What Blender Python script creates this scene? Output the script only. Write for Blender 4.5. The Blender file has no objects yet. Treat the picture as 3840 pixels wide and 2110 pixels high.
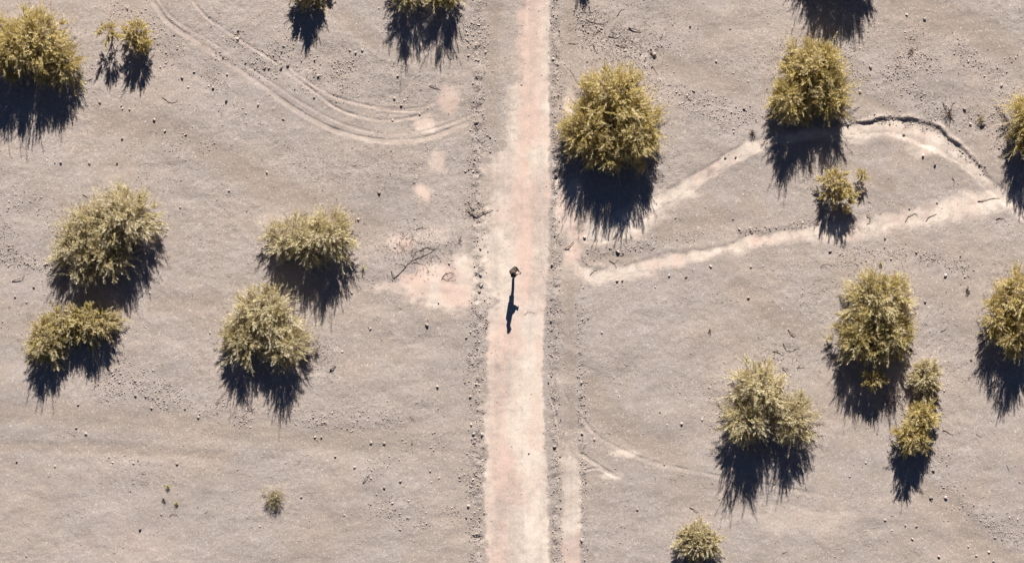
import bpy, math, random
import numpy as np
from mathutils import Vector

C = bpy.context.scene
COL = C.collection
S = 46.0                      # photo pixels (2576 px wide view) per metre
CX, CY = 1287.5, 707.5
def W(px, py): return ((px-CX)/S, (CY-py)/S)

# ------------------------------------------------------------------ camera
ALT = 140.0
cam = bpy.data.cameras.new('camera'); camo = bpy.data.objects.new('camera', cam); COL.objects.link(camo)
camo.location = (0, 0, ALT); camo.rotation_euler = (0, 0, 0)
cam.sensor_width = 36; cam.lens = 36*ALT/56.0
cam.clip_start = 1; cam.clip_end = 20000
C.camera = camo

# ------------------------------------------------------------------ light
ELEV = math.radians(27.5)
SHX, SHY = -0.075, -1.0       # the way shadows fall on the ground
sunh = Vector((-SHX, -SHY, 0)).normalized()
sund = Vector((sunh.x*math.cos(ELEV), sunh.y*math.cos(ELEV), math.sin(ELEV)))
sun = bpy.data.lights.new('sun', 'SUN'); sun.energy = 5.0; sun.angle = math.radians(0.5); sun.color = (1.0, 0.945, 0.865)
suno = bpy.data.objects.new('sun', sun); COL.objects.link(suno)
suno.rotation_euler = sund.to_track_quat('Z', 'Y').to_euler()
suno.location = (0, 30, 60)
w = bpy.data.worlds.new('World'); C.world = w; w.use_nodes = True
nt = w.node_tree; bg = nt.nodes['Background']
sky = nt.nodes.new('ShaderNodeTexSky'); sky.sky_type = 'NISHITA'; sky.sun_disc = False
sky.sun_elevation = ELEV; sky.sun_rotation = math.atan2(sunh.x, sunh.y)
nt.links.new(sky.outputs[0], bg.inputs[0]); bg.inputs[1].default_value = 0.05
sky.air_density = 0.27; sky.dust_density = 0.0; sky.ozone_density = 2.0; sky.altitude = 1500
C.view_settings.view_transform = 'Standard'; C.view_settings.look = 'None'
C.view_settings.gamma = 1; C.view_settings.exposure = 1.07

# ------------------------------------------------------------------ helpers
rng = np.random.default_rng(7)
def _hash(ix, iy, seed):
    h = (ix.astype(np.int64)*374761393 + iy.astype(np.int64)*668265263 + seed*1442695041) & 0x7fffffff
    h = ((h ^ (h >> 13))*1274126177) & 0x7fffffff
    h = ((h ^ (h >> 16))*1103515245 + 12345) & 0x7fffffff
    return (h >> 3)/float(0x7fffffff >> 3)
def vnoise(x, y, seed=0):
    ix = np.floor(x); iy = np.floor(y); fx = x-ix; fy = y-iy
    fx = fx*fx*(3-2*fx); fy = fy*fy*(3-2*fy)
    a = _hash(ix, iy, seed); b = _hash(ix+1, iy, seed); c = _hash(ix, iy+1, seed); d = _hash(ix+1, iy+1, seed)
    return (a*(1-fx)+b*fx)*(1-fy)+(c*(1-fx)+d*fx)*fy
def fbm(x, y, lam, seed=0, oct=4, gain=0.5):
    t = np.zeros_like(x, dtype=float); amp = 1.0; tot = 0; ca, sa = 0.8, 0.6
    for o in range(oct):
        xr = ca*x - sa*y; yr = sa*x + ca*y; x, y = xr, yr
        t += amp*(vnoise(x/lam+17.3*o, y/lam-9.1*o, seed+o*13)*2-1); tot += amp; amp *= gain; lam *= 0.5
    return t/tot
def sstep(a, b, v):
    t = np.clip((v-a)/(b-a), 0, 1); return t*t*(3-2*t)
def poly_d(x, y, pts, cut=3.5):
    """distance in metres to a polyline, the signed side and the position along it; far points are skipped"""
    q = np.array(pts); m = (x > q[:, 0].min()-cut) & (x < q[:, 0].max()+cut) & (y > q[:, 1].min()-cut) & (y < q[:, 1].max()+cut)
    D = np.full(x.shape, 99.0); S_ = np.zeros(x.shape); T_ = np.zeros(x.shape)
    if m.any(): D[m], S_[m], T_[m] = _poly_d(x[m], y[m], pts)
    return D, S_, T_
def _poly_d(x, y, pts):
    d2 = np.full(x.shape, 1e9); side = np.zeros(x.shape); tt = np.zeros(x.shape)
    n = len(pts)
    for i in range(n-1):
        ax, ay = pts[i]; bx, by = pts[i+1]; vx, vy = bx-ax, by-ay; L = vx*vx+vy*vy+1e-12
        t = np.clip(((x-ax)*vx+(y-ay)*vy)/L, 0, 1)
        dx = x-ax-t*vx; dy = y-ay-t*vy; q = dx*dx+dy*dy
        m = q < d2
        d2 = np.where(m, q, d2); side = np.where(m, np.sign(vx*dy-vy*dx), side); tt = np.where(m, (i+t)/(n-1), tt)
    return np.sqrt(d2), side, tt
def smooth_poly(px, n=8):
    """Catmull-Rom through photo pixels, returned in metres"""
    p = [np.array(W(*q)) for q in px]
    if len(p) < 3: return [tuple(q) for q in p]
    p = [2*p[0]-p[1]] + p + [2*p[-1]-p[-2]]
    out = []
    for i in range(1, len(p)-2):
        for k in range(n):
            t = k/n
            out.append(tuple(0.5*((2*p[i])+(-p[i-1]+p[i+1])*t+(2*p[i-1]-5*p[i]+4*p[i+1]-p[i+2])*t*t+(-p[i-1]+3*p[i]-3*p[i+1]+p[i+2])*t**3)))
    out.append(tuple(p[-2])); return out

def tag(o, label=None, cat=None, group=None, kind=None):
    if label: o['label'] = label
    if cat: o['category'] = cat
    if group: o['group'] = group
    if kind: o['kind'] = kind
    return o
def mesh_np(name, V, F, mat, parent=None, nper=4, smooth=False, attrs=None, cols=None):
    me = bpy.data.meshes.new(name)
    V = np.asarray(V, dtype=np.float32); F = np.asarray(F, dtype=np.int32)
    me.vertices.add(len(V)); me.vertices.foreach_set('co', V.ravel())
    nf = len(F)
    me.loops.add(nf*nper); me.loops.foreach_set('vertex_index', F.ravel())
    me.polygons.add(nf); me.polygons.foreach_set('loop_start', np.arange(0, nf*nper, nper, dtype=np.int32))
    me.polygons.foreach_set('use_smooth', np.full(nf, smooth, dtype=bool))
    for k, a in (attrs or {}).items():
        at = me.attributes.new(k, 'FLOAT', 'POINT'); at.data.foreach_set('value', np.asarray(a, dtype=np.float32).ravel())
    me.materials.append(mat); me.update(); me.validate()
    o = bpy.data.objects.new(name, me); COL.objects.link(o)
    if parent: o.parent = parent
    return o
def empty(name, x, y, z=0):
    o = bpy.data.objects.new(name, None); COL.objects.link(o); o.location = (x, y, z); o.empty_display_size = 0.2
    return o

# ------------------------------------------------------------------ materials
def new_mat(name):
    m = bpy.data.materials.new(name); m.use_nodes = True
    nt = m.node_tree; b = nt.nodes['Principled BSDF']; b.inputs['Roughness'].default_value = 0.9
    b.inputs['Specular IOR Level'].default_value = 0.1
    return m, nt, b
def N(nt, t, **kw):
    n = nt.nodes.new(t)
    for k, v in kw.items(): setattr(n, k, v)
    return n
def mixc(nt, fac, a, b, mode='MIX'):
    n = N(nt, 'ShaderNodeMix', data_type='RGBA', blend_type=mode)
    for s, v in ((n.inputs[0], fac), (n.inputs[6], a), (n.inputs[7], b)):
        if hasattr(v, 'is_linked') or hasattr(v, 'links'): nt.links.new(v, s)
        else: s.default_value = v if not isinstance(v, tuple) else (*v, 1)
    return n.outputs[2]
def noise(nt, vec, scale, detail=4, rough=0.6, dist=0):
    n = N(nt, 'ShaderNodeTexNoise'); n.inputs['Scale'].default_value = scale; n.inputs['Detail'].default_value = detail
    n.inputs['Roughness'].default_value = rough; n.inputs['Distortion'].default_value = dist
    nt.links.new(vec, n.inputs['Vector']); return n.outputs[0]
def ramp(nt, v, a, b):
    n = N(nt, 'ShaderNodeMapRange'); n.inputs[1].default_value = a; n.inputs[2].default_value = b
    nt.links.new(v, n.inputs[0]); return n.outputs[0]
def math_(nt, op, a, b):
    n = N(nt, 'ShaderNodeMath', operation=op)
    for s, v in ((n.inputs[0], a), (n.inputs[1], b)):
        if isinstance(v, (int, float)): s.default_value = v
        else: nt.links.new(v, s)
    return n.outputs[0]
def attr(nt, name):
    n = N(nt, 'ShaderNodeAttribute'); n.attribute_name = name; return n.outputs['Fac']

def soil_material():
    m, nt, b = new_mat('soil')
    g = N(nt, 'ShaderNodeNewGeometry'); P = g.outputs['Position']
    base = mixc(nt, ramp(nt, noise(nt, P, 0.18, 3), 0.42, 0.58), (0.356, 0.293, 0.256), (0.346, 0.300, 0.281))
    mp = N(nt, 'ShaderNodeMapping'); mp.inputs['Scale'].default_value = (.28, 1.0, 1.0); mp.inputs['Rotation'].default_value = (0, 0, .25); nt.links.new(P, mp.inputs['Vector'])
    base = mixc(nt, math_(nt, 'MULTIPLY', ramp(nt, noise(nt, mp.outputs[0], 1.1, 6, 0.65, .6), 0.50, 0.68), .7), base, (0.392, 0.338, 0.312))
    base = mixc(nt, ramp(nt, noise(nt, P, 0.9, 5, 0.65), 0.40, 0.70), base, (0.306, 0.256, 0.226))
    base = mixc(nt, math_(nt, 'MULTIPLY', attr(nt, 'smooth'), 0.8), base, (0.288, 0.235, 0.198))
    # gravelly ground is paler and greyer
    gr = math_(nt, 'MULTIPLY', attr(nt, 'gravelly'), ramp(nt, noise(nt, P, 1.7, 5, 0.7), 0.3, 0.7))
    base = mixc(nt, math_(nt, 'MULTIPLY', gr, 0.75), base, (0.395, 0.342, 0.318))
    # pale dried silt, in two tints
    silt = mixc(nt, ramp(nt, noise(nt, P, 0.7, 4, 0.6), 0.4, 0.62), (0.650, 0.560, 0.490), (0.600, 0.500, 0.430))
    silt = mixc(nt, ramp(nt, noise(nt, P, 6, 4, 0.7), 0.52, 0.8), silt, (0.68, 0.59, 0.52))
    pink = mixc(nt, attr(nt, 'pink'), silt, (0.590, 0.440, 0.378))
    base = mixc(nt, attr(nt, 'silt'), base, pink)
    # fine grain: small dark and pale grit
    n1 = noise(nt, P, 14, 3, 0.7); n2 = noise(nt, P, 9, 3, 0.8)
    keep = math_(nt, 'SUBTRACT', 1.0, math_(nt, 'MULTIPLY', attr(nt, 'silt'), 0.45))
    base = mixc(nt, math_(nt, 'MULTIPLY', math_(nt, 'MULTIPLY', ramp(nt, n1, 0.54, 0.72), 0.95), keep), base, (0.20, 0.165, 0.145))
    base = mixc(nt, math_(nt, 'MULTIPLY', math_(nt, 'MULTIPLY', ramp(nt, n2, 0.55, 0.74), 0.85), keep), base, (0.62, 0.55, 0.50))
    vo = N(nt, 'ShaderNodeTexVoronoi'); vo.inputs['Scale'].default_value = 9.0; nt.links.new(P, vo.inputs['Vector'])
    sp = N(nt, 'ShaderNodeSeparateColor'); nt.links.new(vo.outputs['Color'], sp.inputs[0])
    dot = math_(nt, 'LESS_THAN', vo.outputs['Distance'], math_(nt, 'MULTIPLY', sp.outputs[0], .30))
    dot = math_(nt, 'MULTIPLY', dot, math_(nt, 'MULTIPLY', ramp(nt, noise(nt, P, 1.3, 4), .4, .62), keep))
    base = mixc(nt, math_(nt, 'MULTIPLY', dot, ramp(nt, sp.outputs[1], .2, .9)), base, (0.66, 0.59, 0.55))
    nt.links.new(base, b.inputs['Base Color'])
    h1 = noise(nt, P, 11, 4, 0.65); h2 = noise(nt, P, 3.0, 3, 0.6)
    h = math_(nt, 'ADD', h1, math_(nt, 'MULTIPLY', h2, .5))
    rough = math_(nt, 'ADD', 0.45, attr(nt, 'gravelly'))
    rough = math_(nt, 'MULTIPLY', rough, math_(nt, 'SUBTRACT', 1.0, math_(nt, 'MULTIPLY', attr(nt, 'silt'), 0.72)))
    bp = N(nt, 'ShaderNodeBump'); bp.inputs['Distance'].default_value = 0.022
    nt.links.new(math_(nt, 'MULTIPLY', rough, 0.8), bp.inputs['Strength'])
    nt.links.new(h, bp.inputs['Height']); nt.links.new(bp.outputs[0], b.inputs['Normal'])
    b.inputs['Roughness'].default_value = 1.0
    return m
def stone_material():
    m, nt, b = new_mat('stone')
    g = N(nt, 'ShaderNodeNewGeometry'); t = attr(nt, 'tone')
    c = mixc(nt, t, (0.15, 0.128, 0.118), (0.62, 0.54, 0.49))
    c = mixc(nt, ramp(nt, noise(nt, g.outputs['Position'], 22, 4), 0.45, 0.7), c, (0.34, 0.28, 0.24))
    nt.links.new(c, b.inputs['Base Color'])
    bp = N(nt, 'ShaderNodeBump'); bp.inputs['Distance'].default_value = 0.02; bp.inputs['Strength'].default_value = 0.7
    nt.links.new(noise(nt, g.outputs['Position'], 30, 3), bp.inputs['Height']); nt.links.new(bp.outputs[0], b.inputs['Normal'])
    return m
def leaf_material(name, yellow, grey, brown):
    m, nt, b = new_mat(name)
    t = attr(nt, 'tint')
    c = mixc(nt, ramp(nt, t, 0.15, 0.75), yellow, grey)
    c = mixc(nt, ramp(nt, t, 0.88, 0.97), c, brown)
    b2 = N(nt, 'ShaderNodeBsdfTranslucent'); mx = N(nt, 'ShaderNodeMixShader'); mx.inputs[0].default_value = 0.16
    nt.links.new(c, b.inputs['Base Color']); nt.links.new(c, b2.inputs['Color'])
    nt.links.new(b.outputs[0], mx.inputs[1]); nt.links.new(b2.outputs[0], mx.inputs[2])
    nt.links.new(mx.outputs[0], nt.nodes['Material Output'].inputs['Surface'])
    b.inputs['Roughness'].default_value = 0.75
    return m
def wood_material(name, ca, cb):
    m, nt, b = new_mat(name)
    g = N(nt, 'ShaderNodeNewGeometry')
    nt.links.new(mixc(nt, ramp(nt, noise(nt, g.outputs['Position'], 9, 4), 0.35, 0.7), ca, cb), b.inputs['Base Color'])
    bp = N(nt, 'ShaderNodeBump'); bp.inputs['Distance'].default_value = 0.01
    nt.links.new(noise(nt, g.outputs['Position'], 40, 3), bp.inputs['Height']); nt.links.new(bp.outputs[0], b.inputs['Normal'])
    return m
def cloth_material(name, ca, cb, rough=0.9):
    m, nt, b = new_mat(name)
    tc = N(nt, 'ShaderNodeTexCoord')
    nt.links.new(mixc(nt, noise(nt, tc.outputs['Object'], 12, 3), ca, cb), b.inputs['Base Color'])
    b.inputs['Roughness'].default_value = rough
    return m
M_soil = soil_material(); M_stone = stone_material()
M_bark = wood_material('bark', (0.10, 0.075, 0.06), (0.19, 0.145, 0.115))
M_dead = wood_material('dead_wood', (0.085, 0.062, 0.05), (0.20, 0.15, 0.12))
LEAF = {
 'gold':  leaf_material('foliage_gold',  (0.470, 0.365, 0.120), (0.640, 0.550, 0.320), (0.38, 0.26, 0.15)),
 'olive': leaf_material('foliage_olive', (0.455, 0.370, 0.135), (0.640, 0.560, 0.370), (0.38, 0.27, 0.17)),
 'grey':  leaf_material('foliage_grey',  (0.510, 0.430, 0.225), (0.660, 0.590, 0.430), (0.40, 0.31, 0.21)),
 'straw': leaf_material('foliage_straw', (0.46, 0.39, 0.24), (0.48, 0.41, 0.29), (0.24, 0.18, 0.13)),
}

# ------------------------------------------------------------------ the lie of the land
track_l = [(0,1312),(60,1304),(100,1298),(200,1288),(300,1274),(370,1268),(392,1238),(410,1224),(500,1214),(600,1211),(690,1210),(735,1222),(752,1262),(775,1232),(800,1227),(900,1225),(1000,1221),(1100,1219),(1200,1219),(1415,1222)]
track_r = [(0,1381),(300,1384),(600,1382),(700,1378),(780,1370),(900,1366),(1000,1367),(1100,1371),(1200,1378),(1415,1384)]
wash_up = smooth_poly([(1432,590),(1500,592),(1560,570),(1610,535),(1680,497),(1760,447),(1840,396),(1920,358),(2010,345),(2110,332),(2200,318),(2280,322),(2350,350),(2420,398),(2480,455),(2535,500),(2600,560),(2700,640)])
wash_lo = smooth_poly([(1404,455),(1425,510),(1436,570),(1437,620),(1450,665),(1490,692),(1600,670),(1750,642),(1900,606),(2050,580),(2200,566),(2330,540),(2440,508),(2535,498),(2600,480),(2700,440)])
tyres = [
 (smooth_poly([(360,-30),(400,30),(430,65),(530,130),(640,205),(750,282),(850,332),(960,356),(1060,352),(1150,322),(1215,295)]), 0.16, 1.0),
 (smooth_poly([(360,-60),(410,18),(445,55),(548,118),(655,190),(762,262),(860,312),(960,337),(1060,333),(1150,305),(1200,285)]), 0.09, 0.45),
 (smooth_poly([(455,-30),(520,45),(600,100),(680,150),(735,192),(790,232),(850,275),(920,298),(985,304),(1050,293),(1110,268)]), 0.10, 0.9),
 (smooth_poly([(700,150),(760,196),(830,240),(900,262),(980,275),(1060,272),(1110,250)]), 0.10, 0.8),
 (smooth_poly([(940,276),(980,279),(1030,281),(1075,277)]), 0.06, 0.8),
 (smooth_poly([(800,10),(850,60),(930,120),(1000,180),(1060,245)]), 0.16, 0.25),
 (smooth_poly([(1452,1040),(1500,1096),(1560,1130),(1630,1160),(1760,1190),(1950,1225),(2150,1262)]), 0.13, 0.65),
 (smooth_poly([(1458,1140),(1490,1162),(1530,1188),(1568,1208)]), 0.12, 1.0),
 (smooth_poly([(1470,1185),(1500,1178),(1530,1192),(1560,1208)]), 0.08, 0.7),
 (smooth_poly([(1380,990),(1396,1040),(1404,1100),(1400,1150)]), 0.07, 0.8),
 (smooth_poly([(1400,930),(1412,975),(1432,1015)]), 0.05, 0.6),
 (smooth_poly([(1545,1275),(1750,1235),(1900,1260),(2100,1290),(2300,1300)]), 0.2, 0.2),
]
channels = [  # swept smooth, slightly lower and browner ground: points, half width
 (smooth_poly([(210,300),(420,330),(560,400),(680,470),(860,560),(1000,570)]), 0.9),
 (smooth_poly([(-60,1035),(200,1045),(450,1062),(650,1092),(900,1105),(1150,1090)]), 0.7),
 (smooth_poly([(-60,1120),(250,1128),(420,1140),(600,1152)]), 0.35),
 (smooth_poly([(360,770),(500,765),(560,740)]), 0.5),
 (smooth_poly([(2250,-20),(2340,40),(2450,70),(2600,170)]), 0.9),
 (smooth_poly([(1640,150),(1760,190),(1900,240)]), 0.6),
 (smooth_poly([(1830,705),(1960,800),(2090,870)]), 0.6),
 (smooth_poly([(2300,1220),(2400,1290),(2480,1370),(2600,1420)]), 0.6),
 (smooth_poly([(1480,940),(1500,1010),(1600,1100),(1750,1160)]), 0.7),
 (smooth_poly([(1433,-30),(1433,190)]), 0.36),
 (smooth_poly([(1433,700),(1433,900),(1433,1125)]), 0.40),
 (smooth_poly([(1475,650),(1540,652),(1600,650)]), 0.3),
 (smooth_poly([(2120,420),(2200,450),(2260,480)]), 0.35),
 (smooth_poly([(1640,590),(1760,570),(1850,540)]), 0.5),
 (smooth_poly([(1245,0),(1240,200),(1235,350)]), 0.45),
 (smooth_poly([(840,30),(950,110),(1100,170)]), 0.5),
 (smooth_poly([(2060,235),(2200,260),(2260,290)]), 0.3),
]
silt_spots = [(1070,312,30,24,.9),(1096,404,26,30,.75),(1066,488,27,30,.9),(1130,250,26,34,.7),(1120,735,95,52,1),(1165,700,42,75,1),(1060,715,85,36,1),(1100,690,60,40,.9),(985,718,50,12,.7),
  (1012,612,52,30,.55),(1085,590,45,30,.5),(1432,262,15,42,.9),(1415,540,22,50,.9),(1530,585,80,34,1.0),(1600,548,60,26,.9),(1445,500,18,60,.8),(1700,488,60,14,.7),(2330,372,60,22,.8),(2150,345,60,16,.6),(1560,690,120,16,.6),(2100,590,120,18,.6),(2240,550,48,14,.8),(2420,520,90,28,.75),(2270,345,60,12,.5),
  (1245,700,40,30,.5),(740,560,120,24,.25),(330,1360,200,60,.15),(2000,1310,140,40,.25),(1440,640,22,40,.8),(1560,1140,40,9,.7),(1540,1196,28,8,.7),(2255,960,30,60,.35)]
stony = [  # polyline, half width (m), density, size, dark share
 (smooth_poly([(1202,-30),(1203,150),(1206,300),(1196,400),(1198,560),(1205,720),(1192,850),(1192,1000),(1192,1200),(1205,1430)]), 0.42, 3.2, 1.35, .45),
 (smooth_poly([(1397,-30),(1396,200),(1396,420),(1398,620),(1396,760),(1392,900),(1396,1050),(1400,1180),(1404,1430)]), 0.27, 2.6, 1.1, .5),
 (smooth_poly([(1462,720),(1462,900),(1465,1080),(1466,1240),(1468,1430)]), 0.22, 2.6, 1.15, .45),
 (smooth_poly([(560,120),(640,160),(760,172),(850,200)]), 0.9, 1.6, 1.5, .3),
 (smooth_poly([(300,30),(400,80),(480,180),(560,240),(620,300)]), 0.8, 1.0, 1.3, .3),
 (smooth_poly([(690,340),(720,390),(790,420),(900,430),(1040,440)]), 0.9, 1.7, 1.0, .5),
 (smooth_poly([(870,130),(960,190),(1030,230)]), 0.9, 1.3, 1.0, .3),
 (smooth_poly([(1462,40),(1500,90),(1560,110),(1640,128)]), 0.75, 2.6, 1.4, .75),
 (smooth_poly([(1600,0),(1700,60),(1790,150),(1720,140)]), 0.6, 1.2, 1.0, .35),
 (smooth_poly([(1650,210),(1720,240),(1780,270),(1850,290)]), 0.8, 2.0, 1.1, .15),
 (smooth_poly([(2130,150),(2200,190),(2280,170),(2380,130),(2470,160),(2560,240)]), 1.0, 2.2, 1.15, .25),
 (smooth_poly([(2280,220),(2320,270),(2400,300),(2480,310),(2540,260)]), 0.8, 1.6, 1.3, .35),
 (smooth_poly([(2110,313),(2200,300),(2290,308),(2350,330),(2420,385),(2470,430)]), 0.20, 3.5, 1.5, .7),
 (smooth_poly([(1858,580),(1920,577),(1985,572),(2045,562)]), 0.16, 5.0, 1.5, .75),
 (smooth_poly([(1475,642),(1520,640),(1560,630),(1660,610),(1760,590)]), 0.30, 2.8, 1.1, .6),
 (smooth_poly([(-20,620),(40,645),(100,665),(145,685)]), 0.35, 5.5, 1.6, .55),
 (smooth_poly([(300,965),(380,985),(480,1010),(600,1040)]), 0.9, 1.5, 1.3, .3),
 (smooth_poly([(310,1165),(360,1180),(340,1240)]), 0.5, 1.8, 1.1, .4),
 (smooth_poly([(760,1040),(860,1070),(960,1060),(1000,1110)]), 0.8, 1.0, 1.2, .3),
 (smooth_poly([(980,1270),(1060,1300),(1150,1290)]), 0.7, 1.2, 1.2, .35),
 (smooth_poly([(1960,700),(2020,760),(2080,720),(2100,790)]), 0.9, 1.8, 1.0, .25),
 (smooth_poly([(2100,650),(2200,640),(2300,640),(2420,670)]), 0.4, 1.6, 1.1, .5),
 (smooth_poly([(1850,730),(1700,740),(1780,700)]), 0.6, 1.0, 1.0, .3),
 (smooth_poly([(1700,960),(1800,960),(1820,1060)]), 0.7, 1.0, 1.0, .35),
 (smooth_poly([(2370,1250),(2450,1290),(2560,1350)]), 0.7, 1.6, 1.1, .15),
 (smooth_poly([(2380,900),(2450,920),(2470,860)]), 0.7, 1.2, 1.0, .2),
 (smooth_poly([(930,1180),(1000,1120),(1120,1100)]), 0.8, .8, 1.2, .3),
 (smooth_poly([(0,560),(60,520),(130,560)]), 0.7, 1.0, 1.1, .2),
 (smooth_poly([(380,330),(480,380),(540,380)]), 0.6, 1.2, 1.2, .3),
 (smooth_poly([(980,620),(1050,580),(1130,600),(1090,640)]), 0.5, 1.3, 1.0, .6),
 (smooth_poly([(1120,0),(1170,60),(1180,120)]), 0.6, 1.2, 1.0, .3),
 (smooth_poly([(900,690),(960,712),(1000,705)]), 0.12, 3.0, 1.0, .6),
 (smooth_poly([(780,890),(840,930),(760,960)]), 0.5, 1.6, 1.0, .6),
 (smooth_poly([(2230,1010),(2330,1100),(2370,1150)]), 0.5, 1.0, 1.1, .5),
]
def fields(x, y):
    """height, silt, pink, gravelly, smooth and the two sheet masks at points (numpy)"""
    yp = CY - y*S; xp = CX + x*S
    wob = fbm(x, y, 1.6, 3, 4)*7 + fbm(x, y, 0.35, 5, 3)*5
    lx = np.interp(yp, *zip(*track_l)); rx = np.interp(yp, *zip(*track_r))
    soft = 5.0
    up = 1-sstep(640, 800, yp); softl = 4+15*up
    trk = sstep(-softl, softl*1.6, xp-lx+wob*(1.5+1.4*up)+fbm(x, y, .25, 6, 3)*(5+10*up))*sstep(-soft*.9, soft*.9, rx-xp+wob*0.6+fbm(x, y, .22, 7, 3)*6)
    inroad = sstep(0, 10, xp-1218)*sstep(0, 10, 1384-xp)
    s2 = sstep(-7, 7, xp-1412+wob*1.1+10*sstep(1200, 1120, yp))*sstep(-4, 4, 1461-xp+wob*.5)*sstep(1110, 1190, yp+wob*4+fbm(x, y, .4, 8, 3)*30)
    # worn variation inside the track: long streaks along it
    streak = fbm(x*3.6, y*0.16, 1.0, 21, 5, .62)
    big = fbm(x, y*0.5, 1.2, 23, 4)
    track = trk*np.clip(0.80+0.34*streak+0.50*big+.34*fbm(x, y, .3, 24, 4), 0, 1)*(1-.5*up*(1-sstep(1240, 1300, xp))*sstep(-.2, .5, fbm(x, y, 1.0, 26, 4)))
    z = 0.10*fbm(x, y, 12, 31, 3) + 0.085*fbm(x, y*1.6, 4.2, 37, 4) + 0.018*fbm(x*.30+y*.12, y*1.1-x*.18, 1.3, 39, 5) + 0.018*fbm(x, y, 0.9, 41, 4)
    z *= 1-0.72*sstep(0, 60, 90-np.abs(xp-1320))
    # washes
    dU, sU, tU = poly_d(x, y, wash_up); dL, sL, tL = poly_d(x, y, wash_lo)
    wn = fbm(x, y, 0.9, 51, 4)
    wuw = 0.26+0.18*wn + 0.34*np.exp(-((xp-1560)/80)**2) + 0.26*np.exp(-((xp-2320)/110)**2)
    wlw = 0.28+0.24*wn + 0.30*np.exp(-((xp-2400)/150)**2) + 0.08*np.exp(-((xp-2050)/160)**2)
    fr = .85*fbm(x, y, .6, 55, 5, .7)
    mU = 1-sstep(0.35, 1.6, dU/np.maximum(wuw, .06)+fr); mL = 1-sstep(0.35, 1.6, dL/np.maximum(wlw, .06)+fr)
    depth = 0.025 + 0.06*np.exp(-((xp-2300)/120)**2)
    z -= depth*(1-sstep(0.8, 1.5, dU/np.maximum(wuw, .1))) * sstep(0, 30, xp-1450)
    nb = sU > 0
    # undercut bank on the upper (north) side of the upper wash
    bank = np.exp(-((dU-wuw*1.35-0.05)/0.12)**2)*nb*sstep(2080, 2130, xp)*(1-sstep(2440, 2500, xp))
    z += 0.060*bank*np.clip(0.6+1.5*fbm(x, y, .8, 53, 4), 0, 1.6)
    bank2 = np.exp(-((dL-wlw*1.5)/0.2)**2)*(sL > 0)*sstep(1440, 1480, xp)*(1-sstep(2000, 2120, xp))
    z += 0.02*bank2
    z -= 0.018*mL
    # rows of spoil beside the track
    for cx_, hgt, wd in ((1203, 0.07, .30), (1397, 0.055, .2), (1463, 0.05, .16)):
        on = 1.0 if cx_ != 1463 else sstep(760, 860, yp)
        z += hgt*np.exp(-((xp-cx_+wob*.6)/S/wd)**2)*(0.7+1.0*fbm(x, y, .35, 57+cx_, 3))*on
    z -= 0.02*trk
    z += trk*(.006*fbm(x*5, y*.25, 1.0, 22, 3)+.010*fbm(x, y, .5, 25, 4))
    for cx_, w_ in ((1292, .09), (1331, .05), (1246, .07), (1366, .06)): z -= .010*trk*np.exp(-(((xp-cx_+wob*.35)/S)/w_)**2)
    silt = np.maximum(track, s2*np.clip(0.72+0.4*streak+.3*big, 0, 1))
    silt = np.maximum(silt, np.maximum(mU, mL)*np.clip(0.86+1.0*fbm(x, y, .42, 56, 5, .65), .15, 1))
    lowp = sstep(740, 820, yp)
    band = lowp*np.exp(-((xp-1262)/32)**2) + (1-lowp)*np.exp(-((xp-1325)/28)**2) + .6*np.exp(-((xp-1355)/12)**2)*lowp*(1-sstep(950, 1100, yp)) + 0.6*(xp < 1190) + .5*(xp > 1400)*(xp < 1470)
    wx = .5*fbm(x, y, .8, 68, 4)
    pink = np.clip(-0.05+1.0*band+1.2*fbm((x+wx)*1.3, (y+wx)*.6, 1.3, 61, 5)+0.55*streak*(trk+s2), 0, 1)
    sn = 0.50*fbm(x, y, 1.3, 64, 6, .62) + .60*fbm(x+.3*fbm(x, y, .4, 66, 2), y, .55, 65, 5, .65)
    for (sx, sy, rx_, ry_, a) in silt_spots:
        q = np.sqrt(((xp-sx)/rx_)**2+((yp-sy)/ry_)**2) + sn
        silt = np.maximum(silt, a*(1-sstep(.5, 1.25, q)))
    tk = np.zeros_like(x); lump = np.clip(.75+1.3*fbm(x, y, .8, 63, 4), .1, 1.6)
    for pts, wd, a in tyres:
        wd = wd*.68
        d, s, t = poly_d(x, y, pts)
        end = sstep(0, .08, t)*sstep(0, .12, 1-t) if a >= .6 else 1.0
        z += a*end*lump*(-0.019*np.exp(-(d/wd)**2*1.6) + 0.006*np.exp(-((d-wd*1.7)/(wd*.55))**2))
        z -= a*end*np.clip(lump, .3, 1.2)*.032*np.exp(-((d*s-wd*1.15)/.040)**2)
        tk = np.maximum(tk, a*end*np.exp(-(d/wd)**2))
    sm = np.zeros_like(x); chn = 0.6*fbm(x, y, 2.2, 71, 4)
    for pts, wd in channels:
        d, s, t = poly_d(x, y, pts)
        m = (1-sstep(.35, 1.5, d/wd+chn))
        m *= sstep(0, .12, 1-t)*sstep(0, .05, t)*.8; sm = np.maximum(sm, m); z -= 0.022*m
    grav = np.clip(0.42+0.9*fbm(x, y, 3.5, 81, 4), 0, 1)
    for pts, wd, den, sz, dk in stony:
        d, s, t = poly_d(x, y, pts)
        grav = np.maximum(grav, min(1, den*.5)*np.exp(-(d/wd)**2))
    grav *= (1-.85*sm)*(1-.8*np.clip(silt, 0, 1))*(1-.6*tk)
    z += grav*0.016*(fbm(x, y, 0.22, 91, 2)) + 0.006*fbm(x, y, .15, 93, 2)*(1-.7*silt)
    silt = np.clip(silt+0.26*tk*(1-silt), 0, 1)
    return z, np.clip(silt, 0, 1), pink, np.clip(grav, 0, 1), np.clip(sm, 0, 1), trk, s2, np.maximum(mU, mL), tk

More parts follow.
